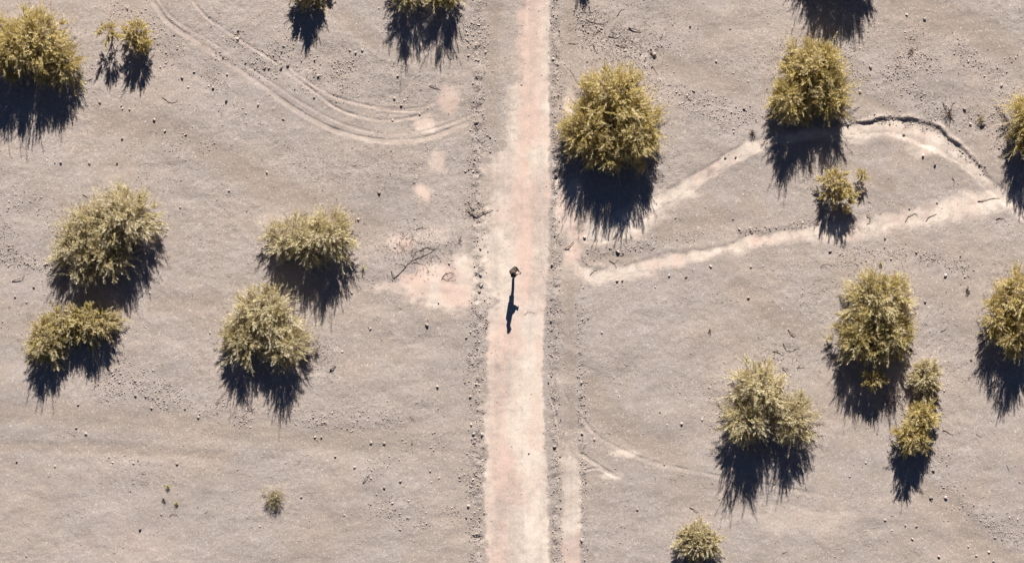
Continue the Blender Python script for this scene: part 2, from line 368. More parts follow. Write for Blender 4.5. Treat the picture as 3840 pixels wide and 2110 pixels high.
STEP = 0.055
X0, X1, Y0, Y1 = -31.0, 31.0, -18.5, 19.5
def axis(a, b):
    core = np.arange(a, b+STEP*.5, STEP)
    grow = []; d = STEP*2; p = 0
    while p < 4000: p += d; grow.append(p); d *= 1.45
    g = np.array(grow)
    return np.concatenate([core[0]-g[::-1], core, core[-1]+g]), len(g), len(core)
ax, gx, ncx = axis(X0, X1); ay, gy, ncy = axis(Y0, Y1)
GX, GY = np.meshgrid(ax, ay)
Z, SI, PI_, GR, SM, TRK, SID, WSH, _tk = fields(GX, GY)
far = sstep(3, 60, np.maximum(np.maximum(X0-GX, GX-X1), np.maximum(Y0-GY, GY-Y1)))
Z *= 1-far
nx, ny = len(ax), len(ay)
idx = np.arange(nx*ny).reshape(ny, nx)
quads = np.stack([idx[:-1, :-1], idx[:-1, 1:], idx[1:, 1:], idx[1:, :-1]], -1)
V = np.stack([GX, GY, Z], -1).reshape(-1, 3)
A = dict(silt=SI.ravel(), pink=PI_.ravel(), gravelly=GR.ravel(), smooth=SM.ravel())
ground = mesh_np('ground', V, quads.reshape(-1, 4), M_soil, smooth=True, attrs=A)
tag(ground, 'stony grey-brown desert ground', kind='structure')
def sheet(name, mask, label):
    m = (mask > .5)
    q = quads[(m[:-1, :-1] & m[:-1, 1:] & m[1:, 1:] & m[1:, :-1])]
    q = q.reshape(-1, 4); u, inv = np.unique(q, return_inverse=True)
    v = V[u].copy(); v[:, 2] += 0.004
    o = mesh_np(name, v, inv.reshape(-1, 4), M_soil, smooth=True, attrs={k: a[u] for k, a in A.items()})
    tag(o, label, kind='structure')
okx = (GX > X0-1) & (GX < X1+1) & (GY > Y0-1) & (GY < Y1+1)
sheet('dirt_track', np.where(okx, TRK, 0), 'pale straight dirt track worn through the desert')
sheet('side_track', np.where(okx, SID, 0), 'short pale strip of worn ground beside the dirt track')
sheet('dry_wash', np.where(okx & (TRK < .4), WSH, 0), 'pale dry stream bed winding between the trees')

cxs = ax[gx:gx+ncx]; cys = ay[gy:gy+ncy]; Zc = Z[gy:gy+ncy, gx:gx+ncx]
def H(x, y):
    x = np.asarray(x, float); y = np.asarray(y, float)
    fx = np.clip((x-cxs[0])/STEP, 0, ncx-1.001); fy = np.clip((y-cys[0])/STEP, 0, ncy-1.001)
    ix = fx.astype(int); iy = fy.astype(int); tx = fx-ix; ty = fy-iy
    return (Zc[iy, ix]*(1-tx)+Zc[iy, ix+1]*tx)*(1-ty)+(Zc[iy+1, ix]*(1-tx)+Zc[iy+1, ix+1]*tx)*ty
def Hs(x, y): return float(H(x, y))

# ------------------------------------------------------------------ gravel (nobody could count it)
OCT_V = np.array([(1,0,0),(0,1,0),(-1,0,0),(0,-1,0),(0,0,1),(0,0,-1)], float)
OCT_F = np.array([(0,1,4),(1,2,4),(2,3,4),(3,0,4),(1,0,5),(2,1,5),(3,2,5),(0,3,5)])
def gravel():
    n = 900000
    x = rng.uniform(-29, 29, n); y = rng.uniform(-16.2, 17.5, n)
    _, si, _, gr, sm, _, _, ws, tk = fields(x, y)
    patch = np.clip(0.5+1.3*fbm(x, y, 1.1, 101, 4), 0, 1.4)
    p = 0.07+0.40*gr*patch**2; size = np.full(n, 1.0); wv = np.clip(1+.9*fbm(x, y, 1.4, 103, 4), .4, 1.8); patch2 = np.clip(.55+2.0*fbm(x, y, .8, 105, 4), 0, 1.6); dark = np.full(n, .20)
    for pts, wd, den, sz, dk in stony:
        d, s, t = poly_d(x, y, pts)
        k = den*0.46*np.exp(-(d/(wd*wv))**2)*np.clip((.6 if dk >= .5 else .15)+patch2, 0, 1.8)
        m = k > 0.12
        size = np.where(m, np.maximum(size, sz), size); dark = np.where(m, dk, dark)
        p = p+k
    p *= (1-.93*si)*(1-.8*sm)*(1-.85*np.clip(tk*1.5, 0, 1))
    keep = rng.random(n) < p
    x, y, size, dark = x[keep], y[keep], size[keep], dark[keep]; n = len(x)
    r = np.clip(0.0125*np.exp(rng.normal(0, 1, n)*np.where(size > 1, .60, .46)), .006, .065)*np.where(size > 1, .45+.42*size, 1)
    z = H(x, y)
    sh = 1+rng.uniform(-.38, .38, (n, 6, 1)); v = OCT_V[None]*sh
    v = v + rng.uniform(-.25, .25, v.shape)
    a = rng.uniform(0, 6.28, n); ca, sa = np.cos(a)[:, None], np.sin(a)[:, None]
    el = rng.uniform(.7, 1.35, (n, 1))
    vx = v[:, :, 0]*el; vy = v[:, :, 1]; vz = v[:, :, 2]*np.where(size > 1.0, .75, .5)[:, None]
    X = (vx*ca-vy*sa)*r[:, None]+x[:, None]; Y = (vx*sa+vy*ca)*r[:, None]+y[:, None]
    Zz = vz*r[:, None]+z[:, None]+r[:, None]*.28
    VV = np.stack([X, Y, Zz], -1).reshape(-1, 3)
    FF = (OCT_F[None]+6*np.arange(n)[:, None, None]).reshape(-1, 3)
    tone = np.where(rng.random(n) < dark*.6, rng.uniform(.1, .42, n), rng.uniform(.38, .85, n))
    o = mesh_np('gravel', VV, FF, M_stone, nper=3, attrs={'tone': np.repeat(tone, 6)})
    tag(o, 'loose pebbles and grit scattered over the desert ground', kind='stuff')
    print('pebbles', n)
gravel()

# ------------------------------------------------------------------ tubes
def tube(path, radii, sides=6):
    """tapered tube through points; returns verts, quads"""
    P = [Vector(p) for p in path]; V = []; F = []
    for i, p in enumerate(P):
        d = (P[min(i+1, len(P)-1)]-P[max(i-1, 0)]).normalized()
        u = d.cross(Vector((0.3, 0.1, 1))).normalized() if abs(d.z) < .95 else d.cross(Vector((1, 0, 0))).normalized()
        w_ = d.cross(u)
        for k in range(sides):
            a = 6.2832*k/sides
            V.append(p+(u*math.cos(a)+w_*math.sin(a))*radii[i])
    for i in range(len(P)-1):
        for k in range(sides):
            k2 = (k+1) % sides
            F.append((i*sides+k, i*sides+k2, (i+1)*sides+k2, (i+1)*sides+k))
    return V, F
class Tubes:
    def __init__(s): s.V = []; s.F = []
    def add(s, path, radii, sides=6):
        v, f = tube(path, radii, sides); o = len(s.V)
        s.V += [tuple(q) for q in v]; s.F += [tuple(i+o for i in t) for t in f]
    def build(s, name, mat, parent=None): return mesh_np(name, s.V, s.F, mat, parent, smooth=True)

# ------------------------------------------------------------------ trees and bushes
def plant(name, label, cat, blobs, leaf='olive', seed=1, dens=1.0, group=None, stems=1.0, lobe=0.45, plume=0.52, fringe=.14, needles=46, openness=0.0):
    """blobs: (px, py, rx_px, ry_px, height_m[, underside_m]) seen from above; one dome of foliage sprays each"""
    r = np.random.default_rng(seed)
    bw = []
    for b in blobs:
        x, y = W(b[0], b[1]); bw.append((x, y, b[2]/S*.93, b[3]/S*.94, b[4]*.94, b[5] if len(b) > 5 else b[4]*.12))
    bx = sum(b[0]*b[2]*b[3] for b in bw)/sum(b[2]*b[3] for b in bw); by = sum(b[1]*b[2]*b[3] for b in bw)/sum(b[2]*b[3] for b in bw)
    bz = Hs(bx, by)
    root = empty(name, bx, by, bz); tag(root, label, cat, group)
    PO, PD, PL, PT = [], [], [], []      # plume origin, direction, length, tint
    tips = []
    for (x, y, rx, ry, h, zb) in bw:
        hh = h-zb
        area = math.pi*rx*ry + math.pi*(rx+ry)*.5*hh*1.1
        n = max(5, int(area/(lobe*lobe)*.74*dens))
        for k in range(n):
            # golden-angle points over the dome with jitter
            uz = 1-(k+.5)/n*1.04; uz = max(-.04, uz+r.normal(0, .05)); a = k*2.39996+r.normal(0, .25)
            s = math.sqrt(max(0, 1-min(1, uz)**2))
            u = np.array([s*math.cos(a), s*math.sin(a), uz])
            if openness and r.random() < openness: continue
            shell = r.uniform(.60, 1.0) if r.random() < .86 else r.uniform(.3, .6)
            lr = lobe*r.uniform(.75, 1.35)
            c = np.array([x-bx+u[0]*max(.05, rx*shell-lr*.15), y-by+u[1]*max(.05, ry*shell-lr*.15), zb+max(0.02, uz)*hh*shell*.97])
            tips.append(c)
            out = np.array([u[0], u[1], u[2]*.9+.25]); out /= np.linalg.norm(out)
            m = int(15*r.uniform(.6, 1.3)); lt = r.uniform(0, 1)
            d = out[None]*1.0 + r.normal(0, .36, (m, 3)); d /= np.linalg.norm(d, axis=1)[:, None]
            L = plume*r.uniform(.55, 1.15, m)*(lr/lobe)
            fr = r.random(m) < fringe; L = np.where(fr, L*1.7, L)
            o = c[None]+r.normal(0, lr*.22, (m, 3))
            PO.append(o); PD.append(d); PL.append(L); PT.append(np.clip(lt*.75+r.uniform(-.25, .35, m), 0, 1))
        if openness == 0:
            m = int(area*26)      # the dense inner growth
            a = r.uniform(0, 6.28, m); q = np.sqrt(r.random(m)); hz = r.uniform(.1, .58, m)
            q = q*.80*np.sqrt(1-hz**2*.8)
            PO.append(np.stack([x-bx+rx*q*np.cos(a), y-by+ry*q*np.sin(a), zb+hh*hz], -1))
            d = r.normal(0, 1, (m, 3)); d[:, 2] = abs(d[:, 2])*.8; d /= np.linalg.norm(d, axis=1)[:, None]
            PD.append(d); PL.append(r.uniform(.2, .4, m)); PT.append(r.uniform(.0, .5, m))
        for k in range(int(2+2*rx)):    # long upright shoots on the top
            a = r.uniform(0, 6.28); q = r.uniform(0, .75)
            o = np.array([[x-bx+rx*q*math.cos(a), y-by+ry*q*math.sin(a), zb+hh*math.sqrt(1-q*q)*.9]])
            m = 5; d = np.array([[math.cos(a)*.35*q, math.sin(a)*.35*q, 1]])+r.normal(0, .18, (m, 3)); d /= np.linalg.norm(d, axis=1)[:, None]
            PO.append(o+r.normal(0, .08, (m, 3))); PD.append(d); PL.append(plume*r.uniform(.9, 1.4, m)); PT.append(r.uniform(0, .8, m))
    PO = np.concatenate(PO); PD = np.concatenate(PD); PL = np.concatenate(PL); PT = np.concatenate(PT)
    n = len(PO); K = needles
    t = np.linspace(.02, 1.0, K)[None, :, None]+r.uniform(-.03, .03, (n, K, 1))
    pos = PO[:, None]+PD[:, None]*PL[:, None, None]*t
    pos[:, :, 2] -= (t[:, :, 0]**2)*PL[:, None]*.10
    rp = r.normal(0, 1, (n, K, 3)); rp -= (rp*PD[:, None]).sum(-1, keepdims=True)*PD[:, None]; rp /= np.linalg.norm(rp, axis=-1, keepdims=True)+1e-6
    nd = PD[:, None]*1.0+rp*r.uniform(.3, .75, (n, K, 1)); nd /= np.linalg.norm(nd, axis=-1, keepdims=True)
    nl = (PL[:, None, None]*.42)*(1.15-.6*t)*r.uniform(.6, 1.25, (n, K, 1)); nl = np.clip(nl, .045, .17)
    face = (PO-np.array([0, 0, .2]))/(np.linalg.norm(PO, axis=1, keepdims=True)+.1)*.6+PD*.4+np.array([0, 0, .35])
    wd = np.cross(nd, face[:, None]+r.normal(0, .45, (n, K, 3))); wd /= np.linalg.norm(wd, axis=-1, keepdims=True)+1e-6
    hw = r.uniform(.0048, .0088, (n, K, 1))
    p0 = pos-wd*hw*.7; p1 = pos+nd*nl*.5-wd*hw; p2 = pos+nd*nl; p3 = pos+nd*nl*.5+wd*hw
    VV = np.stack([p0, p1, p2, p3], 2).reshape(-1, 3)
    lo = H(VV[:, 0]+bx, VV[:, 1]+by)-bz+.01
    VV[:, 2] = np.maximum(VV[:, 2], lo)
    FF = np.arange(len(VV)).reshape(-1, 4)
    tint = np.repeat(np.clip(PT[:, None]*.75+.38*t[:, :, 0]-.05+r.uniform(-.08, .08, (n, K)), 0, 1).ravel(), 4)
    mesh_np('foliage', VV, FF, LEAF[leaf], root, attrs={'tint': tint})
    # stems fan out from the base to the foliage clumps
    T = Tubes(); sel = r.permutation(len(tips))[:max(4, int(len(tips)*.28*stems))]
    hmax = max(b[4] for b in bw); r0 = .022+.018*hmax
    for (x, y, rx, ry, h, zb) in bw:
        ox, oy = x-bx, y-by
        T.add([(0, 0, -.12), (ox*.6, oy*.6, h*.14), (ox, oy, h*.40)], [r0*1.5, r0*1.15, r0*.7], 7)
    for i in sel:
        c = tips[i]; j = int(np.argmin([(c[0]+bx-b[0])**2+(c[1]+by-b[1])**2 for b in bw])); b = bw[j]
        ox, oy = b[0]-bx, b[1]-by; q = r.uniform(.1, .9)
        s0 = np.array([ox*(.55+.3*q), oy*(.55+.3*q), b[4]*(.02+.30*q)])
        mid = s0*.45+c*.55+np.array([0, 0, -.06*b[4]])+r.normal(0, .05, 3)
        T.add([s0, s0*.75+mid*.25+r.normal(0, .03, 3), mid, c, c*1.04], [r0*.55, r0*.45, r0*.32, r0*.16, .004], 5)
    T.build('trunk', M_bark, root)
    return root

G = 'bushy desert trees and shrubs'
TREES = [
 ('bush_tree', 'large yellow-green tree at the top left corner', 'tree', [(90,112,98,95,2.35),(160,160,45,55,1.5),(30,130,60,70,2.0)], 'gold', 1.0, {}),
 ('shrub', 'thin open shrub with bare stems showing, left one of the pair in the upper left', 'shrub', [(283,84,34,32,1.15,.80)], 'gold', .45, dict(lobe=.26, plume=.30, openness=.35, stems=2.5)),
 ('shrub', 'narrow golden shrub with a dense shadow, right one of the pair in the upper left', 'shrub', [(345,85,30,36,1.45,.3),(362,115,20,26,1.1,.5)], 'gold', .7, dict(lobe=.26, plume=.30, openness=.12)),
 ('bush_tree', 'small tree cut off by the top edge, left of the wide one', 'tree', [(782,-25,46,46,1.5)], 'olive', 1.0, dict(lobe=.3, plume=.34)),
 ('bush_tree', 'wide tree at the top edge, its shadow split by a bright gap', 'tree', [(1030,-28,52,55,1.65),(1118,-25,50,58,1.75)], 'olive', .95, {}),
 ('shrub', 'shrub beyond the top edge right of the track, only its shadow tips in view', 'shrub', [(1467,-82,30,28,1.0)], 'olive', .9, dict(lobe=.26, plume=.3)),
 ('bush_tree', 'tree beyond the top edge on the right, throwing a big dark shadow into view', 'tree', [(2090,-118,105,80,2.3),(2150,-110,60,60,1.9)], 'olive', 1.0, {}),
 ('bush_tree', 'rounded golden tree standing over the upper bend of the dry stream bed', 'tree', [(2040,175,88,78,2.5),(2000,250,70,68,2.15),(2085,240,48,70,1.8)], 'gold', 1.0, {}),
 ('bush_tree', 'largest tree, golden and domed, close on the right side of the track', 'tree', [(1545,255,95,95,3.0),(1480,330,76,80,2.35),(1595,330,70,90,2.65),(1540,375,75,60,2.1)], 'gold', 1.0, {}),
 ('bush_tree', 'tree cut off by the right edge beside the stream bend', 'tree', [(2592,285,58,55,2.3),(2575,345,40,50,1.7,.5)], 'gold', .85, {}),
 ('shrub', 'small golden shrub standing between the two arms of the dry stream bed', 'shrub', [(2097,465,40,44,1.3,.35),(2118,498,26,30,.9,.3)], 'gold', .8, dict(lobe=.27, plume=.32, openness=.22)),
 ('shrub', 'tiny thin shrub just right of the small golden shrub in the stream bend', 'shrub', [(2167,442,16,15,.62,.32)], 'gold', .6, dict(lobe=.17, plume=.20, openness=.3, needles=26)),
 ('bush_tree', 'big grey-green tree with two crowns at the left above a lower pale tree', 'tree', [(215,610,78,98,1.75),(322,550,80,84,2.2),(262,645,80,68,1.6),(262,570,60,60,1.8)], 'grey', 1.0, {}),
 ('bush_tree', 'low pale yellow-green tree just below the big grey-green tree on the left', 'tree', [(232,812,76,52,1.25),(122,855,54,62,1.4),(170,820,60,45,1.1)], 'olive', 1.0, dict(lobe=.34, plume=.36)),
 ('bush_tree', 'pale tree with deep black shadow, upper one of the pair left of the track', 'tree', [(828,590,74,62,1.95),(720,600,58,50,1.15),(775,610,60,55,1.6)], 'grey', .95, {}),
 ('bush_tree', 'full pale tree, the lower one of the pair left of the track', 'tree', [(670,790,90,72,1.95),(620,855,68,58,1.45),(715,865,62,56,1.75)], 'grey', 1.0, {}),
 ('bush_tree', 'pale golden tree with two long shadows in the lower right of the ground', 'tree', [(1905,975,72,70,2.7),(1870,1050,62,58,2.3),(1985,1050,58,66,1.75)], 'grey', 1.0, {}),
 ('bush_tree', 'tall yellow-green tree in the right part above the chain of two shrubs', 'tree', [(2205,750,84,80,2.4),(2150,845,62,62,1.9),(2240,830,52,62,2.1),(2198,865,55,45,1.75)], 'olive', 1.0, {}),
 ('shrub', 'pale grey-green shrub, upper one of the chain below the tall tree on the right', 'shrub', [(2325,950,40,46,1.0)], 'grey', .85, dict(lobe=.3, plume=.34)),
 ('bush_tree', 'golden narrow tree, lower one of the chain, with a long pointed shadow', 'tree', [(2312,1045,42,38,1.6),(2290,1095,44,46,1.75)], 'gold', .9, dict(lobe=.33, plume=.36)),
 ('bush_tree', 'golden-brown tree with bare left side, cut off by the right edge', 'tree', [(2560,745,66,76,2.25),(2550,838,56,52,2.0),(2500,785,36,56,1.5,.6)], 'gold', .85, dict(stems=1.8)),
 ('bush_tree', 'small rounded pale tree at the bottom edge right of the track', 'tree', [(1756,1362,58,56,1.2)], 'grey', 1.0, dict(lobe=.3, plume=.34)),
 ('shrub', 'little clump of yellow leaves in the shadow of the tall tree on the right', 'shrub', [(2193,952,30,20,.95,.6)], 'gold', .9, dict(lobe=.22, plume=.26)),
]
for i, (nm, lab, cat, blobs, leaf, dens, kw) in enumerate(TREES):
    plant(nm, lab, cat, blobs, leaf, 100+i, dens, G, **kw)

# small dry bushes and tufts
def tuft(label, px, py, rpx, h, n, mat, seed, cat='dry bush', name='dry_bush', group='small dry plants', wid=.010):
    r = random.Random(seed); x, y = W(px, py); z = Hs(x, y)
    root = empty(name, x, y, z); tag(root, label, cat, group)
    T = Tubes(); R = rpx/S
    for k in range(n):
        a = r.uniform(0, 6.28); q = R*math.sqrt(r.random())*1.0; hh = h*r.uniform(.5, 1)*(1.1-.5*q/R)
        e = Vector((q*math.cos(a), q*math.sin(a), hh)); m = e*.5+Vector((r.uniform(-.04, .04), r.uniform(-.04, .04), .04))
        T.add([(r.uniform(-.03, .03), r.uniform(-.03, .03), -.03), m, e], [wid, wid*.7, .003], 4)
        for j in range(3):
            f = e*r.uniform(.6, .95); g = f+Vector((r.uniform(-.1, .1), r.uniform(-.1, .1), r.uniform(0, .09)))*(R/.35+.3)
            T.add([f, g], [wid*.55, .002], 3)
    T.build('stems', mat, root)
    return root, T
M_dry = wood_material('dry_stems', (0.34, 0.28, 0.17), (0.48, 0.40, 0.26))
M_green = wood_material('green_stems', (0.34, 0.32, 0.09), (0.48, 0.42, 0.16))
tuft('low round straw-coloured bush alone in the lower left ground', 691, 1254, 30, .42, 120, M_dry, 1)
plant('shrub', 'pale faded sprays around the low round bush in the lower left', 'shrub', [(691,1240,26,22,.32,.08)], 'straw', 77, .5, 'small dry plants', lobe=.2, plume=.22, fringe=.3, needles=9, openness=.2)
tuft('tiny yellow-green tuft, uppermost of the tufts in the lower left', 422, 1222, 7, .22, 26, M_green, 2)
tuft('tiny yellow-green tuft right of and below the uppermost tuft, lower left', 443, 1265, 7, .14, 18, M_green, 3)
tuft('tiny dark tuft between the yellow-green tufts in the lower left', 411, 1256, 6, .12, 18, M_dead, 4)
tuft('dry plant with dark stems in the stones above the stream bend', 2386, 283, 16, .42, 18, M_dead, 5, wid=.014)
tuft('dry straw-coloured tuft right of the dark-stemmed plant above the stream bend', 2466, 300, 15, .30, 40, M_dry, 6)
tuft('small dark tuft just left of the tree at the stream bend', 1892, 334, 11, .28, 24, M_dead, 7)
tuft('small dark tuft in gravel right of the tall yellow-green tree', 2433, 730, 10, .18, 22, M_dead, 8)
tuft('small green-stemmed plant just right of the upper pale tree left of the track', 914, 672, 9, .28, 12, M_green, 9)
tuft('tiny dry plant alone on bare ground right of the track', 1786, 829, 6, .2, 9, M_dead, 10)
tuft('thin dry stems standing left of the track beside the pale silt patch', 1157, 600, 10, .32, 7, M_dead, 11)
tuft('sparse dark plant in stones near the upper right of the frame', 2292, 128, 11, .22, 14, M_dead, 12)
tuft('small yellowish plant above the tall tree in the right part', 2215, 662, 7, .2, 14, M_green, 13)
tuft('low scrubby plant on the stones right of the lower pale tree', 795, 888, 12, .25, 22, M_dead, 14)

# fallen sprigs and leaf litter round the trees
def litter():
    r = np.random.default_rng(5); P = []
    for (nm, lab, cat, blobs, leaf, dens, kw) in TREES:
        for b in blobs:
            m = int(b[2]*b[3]/28); a = r.uniform(0, 6.28, m); q = r.uniform(.5, 1.0, m)+abs(r.normal(0, .28, m))
            x, y = W(b[0], b[1]); P.append(np.stack([x+b[2]/S*q*np.cos(a), y+b[3]/S*q*np.sin(a)*1.05], -1))
    for (lx, ly, rr, m) in ((1055, 645, 75, 260), (1560, 100, 90, 420), (2250, 990, 40, 160), (800, 890, 45, 200), (1990, 880, 60, 60), (2400, 280, 80, 140), (1190, 535, 30, 60), (2300, 820, 200, 160), (1010, 610, 50, 120)):
        x, y = W(lx, ly); P.append(np.stack([x+r.normal(0, rr/S*.6, m), y+r.normal(0, rr/S*.45, m)], -1))
    P = np.concatenate(P); P = P[(abs(P[:, 0]) < 29) & (abs(P[:, 1]) < 16.5)]; n = len(P)
    a = r.uniform(0, 6.28, n); L = r.uniform(.04, .18, n); w_ = r.uniform(.004, .010, n)
    d = np.stack([np.cos(a), np.sin(a)], -1); q = np.stack([-d[:, 1], d[:, 0]], -1); bend = r.normal(0, .25, (n, 1))*L[:, None]
    c = [P-d*L[:, None]*.5-q*w_[:, None], P-d*L[:, None]*.5+q*w_[:, None], P+bend*q+q*w_[:, None], P+bend*q-q*w_[:, None], P+d*L[:, None]*.5+q*w_[:, None]*.3, P+d*L[:, None]*.5-q*w_[:, None]*.3]
    lift = [.008, .008, .03, .03, .012, .012]
    VV = np.stack([np.concatenate([k, (H(k[:, 0], k[:, 1])+l)[:, None]], 1) for k, l in zip(c, lift)], 1).reshape(-1, 3)
    FF = (np.array([[0, 3, 2, 1], [3, 5, 4, 2]])[None]+6*np.arange(n)[:, None, None]).reshape(-1, 4)
    tag(mesh_np('leaf_litter', VV, FF, M_dead), 'fallen sprigs and dry litter around the trees', kind='stuff')
litter()

# ------------------------------------------------------------------ landmarks for the labels
LM = [('the tree at the top left corner', 90, 120), ('the pair of shrubs in the upper left', 320, 100), ('the small tree at the top edge', 782, 30),
 ('the split-shadow tree at the top edge', 1070, 40), ('the largest tree', 1540, 330), ('the big shadow at the top right', 2085, 40), ('the tree at the stream bend', 2030, 240),
 ('the small shrub inside the stream bend', 2095, 500), ('the dark-stemmed plant in the upper right', 2386, 283), ('the two-crowned grey tree on the left', 270, 620),
 ('the low pale tree on the left', 190, 860), ('the upper pale tree left of the track', 780, 640), ('the lower pale tree left of the track', 670, 860),
 ('the two-shadow tree in the lower right', 1920, 1080), ('the tall tree in the right part', 2200, 830), ('the golden narrow tree on the right', 2295, 1110),
 ('the cut-off tree at the right edge', 2540, 800), ('the small tree at the bottom edge', 1756, 1365), ('the low round bush in the lower left', 691, 1254),
 ('the tiny tufts in the lower left', 425, 1245), ('the walking-track person', 1295, 680), ('the bright silt patch left of the track', 1100, 730),
 ('the curved tyre marks in the upper left', 900, 310), ('the short tyre ruts right of the track', 1515, 1180), ('the bottom left corner', 0, 1415),
 ('the bottom right corner', 2576, 1415), ('the top right corner', 2576, 0), ('the debris heap at the top right of the track', 1550, 100)]
LM = [(n.replace('walking-track person', 'person on the track'), a, b) for n, a, b in LM]
ORD = ['nearest', 'second nearest', 'third nearest', 'fourth nearest', 'fifth nearest', 'sixth nearest', 'seventh nearest', 'eighth nearest', 'ninth nearest', 'tenth nearest', 'eleventh nearest', 'twelfth nearest']
def place_labels(items, noun):
    """items: list of (px, py); returns a label for each saying which one it is"""
    info = []
    for (px, py) in items:
        j = min(range(len(LM)), key=lambda k: (LM[k][1]-px)**2+(LM[k][2]-py)**2); n, lx, ly = LM[j]
        dx, dy = px-lx, py-ly
        side = ('right of' if dx > 0 else 'left of') if abs(dx) > abs(dy) else ('below' if dy > 0 else 'above')
        info.append((n, side, math.hypot(dx, dy)))
    out = []
    for k, (n, s, d) in enumerate(info):
        same = sorted(i for i, q in enumerate(info) if q[:2] == (n, s)); same.sort(key=lambda i: info[i][2])
        rk = same.index(k)
        out.append(f"{ORD[min(rk, 11)]} {noun} {s} {n}" if len(same) > 1 else f"the only {noun} {s} {n}")
    return out

# ------------------------------------------------------------------ single stones that stand out
STONES = [(320,22,1),(417,133,.9),(403,169,.9),(488,181,.9),(458,196,1.5),(474,219,1),(536,221,1.2),(569,253,1.5),(388,301,1.4),(415,329,1.2),(250,257,1.5),(326,275,1),(307,348,1.1),(468,338,1.1),(153,408,1.5),(224,410,1.3),(294,410,1.1),(597,98,1.6),(561,143,1),(438,88,1),(571,187,.9),
 (707,171,1.6),(724,164,1.6),(666,171,1.2),(676,172,1.2),(758,153,1.2),(800,191,1.5),(895,133,1.4),(880,126,1.2),(911,126,1.2),(790,245,1.1),(649,264,1.4),(712,300,1.2),(987,302,1.3),(1009,265,1.3),(1001,191,1.2),(1221,131,1.3),(1198,307,1.6),(1203,153,1.2),(671,433,1.2),(1233,345,1.1),(1190,431,1.1),(992,247,1.2),(1055,287,1.2),
 (1645,136,1.8),(1469,212,1.8),(1736,65,1),(1801,154,1.2),(1744,229,1.1),(1872,272,1.3),(1840,282,1),(1391,148,1.4),(1399,441,1.6),(1477,154,1),(1824,396,1.3),(1850,395,1.1),
 (2325,48,1.6),(2280,37,1.2),(2189,169,1.7),(2435,154,1.3),(2519,214,1.3),(2532,181,1),(2426,274,1.8),(2274,337,1.3),(2103,383,1.3),(2352,413,1.5),(2322,391,1.3),(2463,413,1.3),(2164,231,1.1),(2440,313,1.5),(2471,313,1.5),(2133,312,1.3),
 (85,722,1),(453,521,.9),(38,745,1.2),(527,836,1),(576,479,1.1),(114,664,1.5),(953,484,1.4),(901,551,1.2),(1208,624,1.4),(1208,690,1.4),(1211,717,1.5),(1205,732,1.5),(1130,662,1.1),(1173,848,1.3),(861,883,1),(931,826,1.3),(1074,816,1.3),(1103,761,.8),(885,736,1),
 (1388,665,1.3),(1726,695,1.4),(1683,692,1.2),(1889,670,1.3),(1787,669,1.1),(1882,748,1.2),(1860,577,1.5),(1470,596,1.5),(1553,632,1.5),(1552,705,1.3),(1565,705,1.1),(1402,780,1),(1386,805,1.2),(1514,836,1),(1844,551,1),
 (2378,692,1.4),(2088,632,1.3),(2305,634,1.1),(2226,598,1.1),(2241,650,1.1),(2443,904,1.3),(2327,758,1.2),(2287,524,1.1),(2357,508,1.1),
 (196,1017,1.1),(216,1090,1.3),(498,1049,1.2),(340,994,1.3),(340,958,1),(380,1025,1.1),(445,1165,1.1),(335,1164,1.1),(352,1329,1.2),(65,1397,1.1),(191,1075,.9),(138,1171,1.1),(465,1027,1),(41,1160,1),
 (933,1112,1.2),(966,1113,1.4),(843,1147,1.1),(892,1174,1.2),(966,1224,1.5),(1082,1183,1),(1100,971,1.2),(1183,996,1.2),(1185,1067,1.4),(1191,1091,1.4),(1194,1111,1.3),(1211,1091,1.3),(1178,1271,1.4),(987,1264,1),(1024,1301,1),(1172,1300,1),(1007,1209,1.2),(788,1049,1.2),(808,1099,1.1),(792,1098,1.1),(757,1248,1),
 (1379,961,1.1),(1394,1122,1.5),(1464,1090,1.1),(1495,1103,1),(1330,1138,.9),(1714,1064,1.1),(1671,1166,1.1),(1462,1357,1.4),(1603,1280,1),(1766,1054,1),(1462,961,1.2),(1660,1035,.9),
 (2342,1251,1.6),(2347,1183,1.3),(2226,1306,1),(2277,1320,1),(2305,1322,1.2),(2295,1354,1.1),(2362,1399,1.4),(2436,1373,1.1),(2488,1387,1.2),(2499,1410,1.3),(2456,1397,1.1),(2375,982,1),(2380,1251,1.4),(2207,1040,1.2)]
ICO_T = (1+5**.5)/2
ICO_V = np.array([(-1,ICO_T,0),(1,ICO_T,0),(-1,-ICO_T,0),(1,-ICO_T,0),(0,-1,ICO_T),(0,1,ICO_T),(0,-1,-ICO_T),(0,1,-ICO_T),(ICO_T,0,-1),(ICO_T,0,1),(-ICO_T,0,-1),(-ICO_T,0,1)], float)/1.902
ICO_F = [(0,11,5),(0,5,1),(0,1,7),(0,7,10),(0,10,11),(1,5,9),(5,11,4),(11,10,2),(10,7,6),(7,1,8),(3,9,4),(3,4,2),(3,2,6),(3,6,8),(3,8,9),(4,9,5),(2,4,11),(6,2,10),(8,6,7),(9,8,1)]
def subdiv(V, F):
    V = [tuple(v) for v in V]; c = {}; out = []
    def mid(a, b):
        k = (min(a, b), max(a, b))
        if k not in c:
            m = np.array(V[a])+np.array(V[b]); m /= np.linalg.norm(m); V.append(tuple(m)); c[k] = len(V)-1
        return c[k]
    for a, b, d in F:
        x, y, z = mid(a, b), mid(b, d), mid(d, a); out += [(a, x, z), (x, b, y), (z, y, d), (x, y, z)]
    return np.array(V), out
IV, IF = subdiv(ICO_V, ICO_F)
stone_labels = place_labels([(a, b) for a, b, c in STONES], 'separate stone')
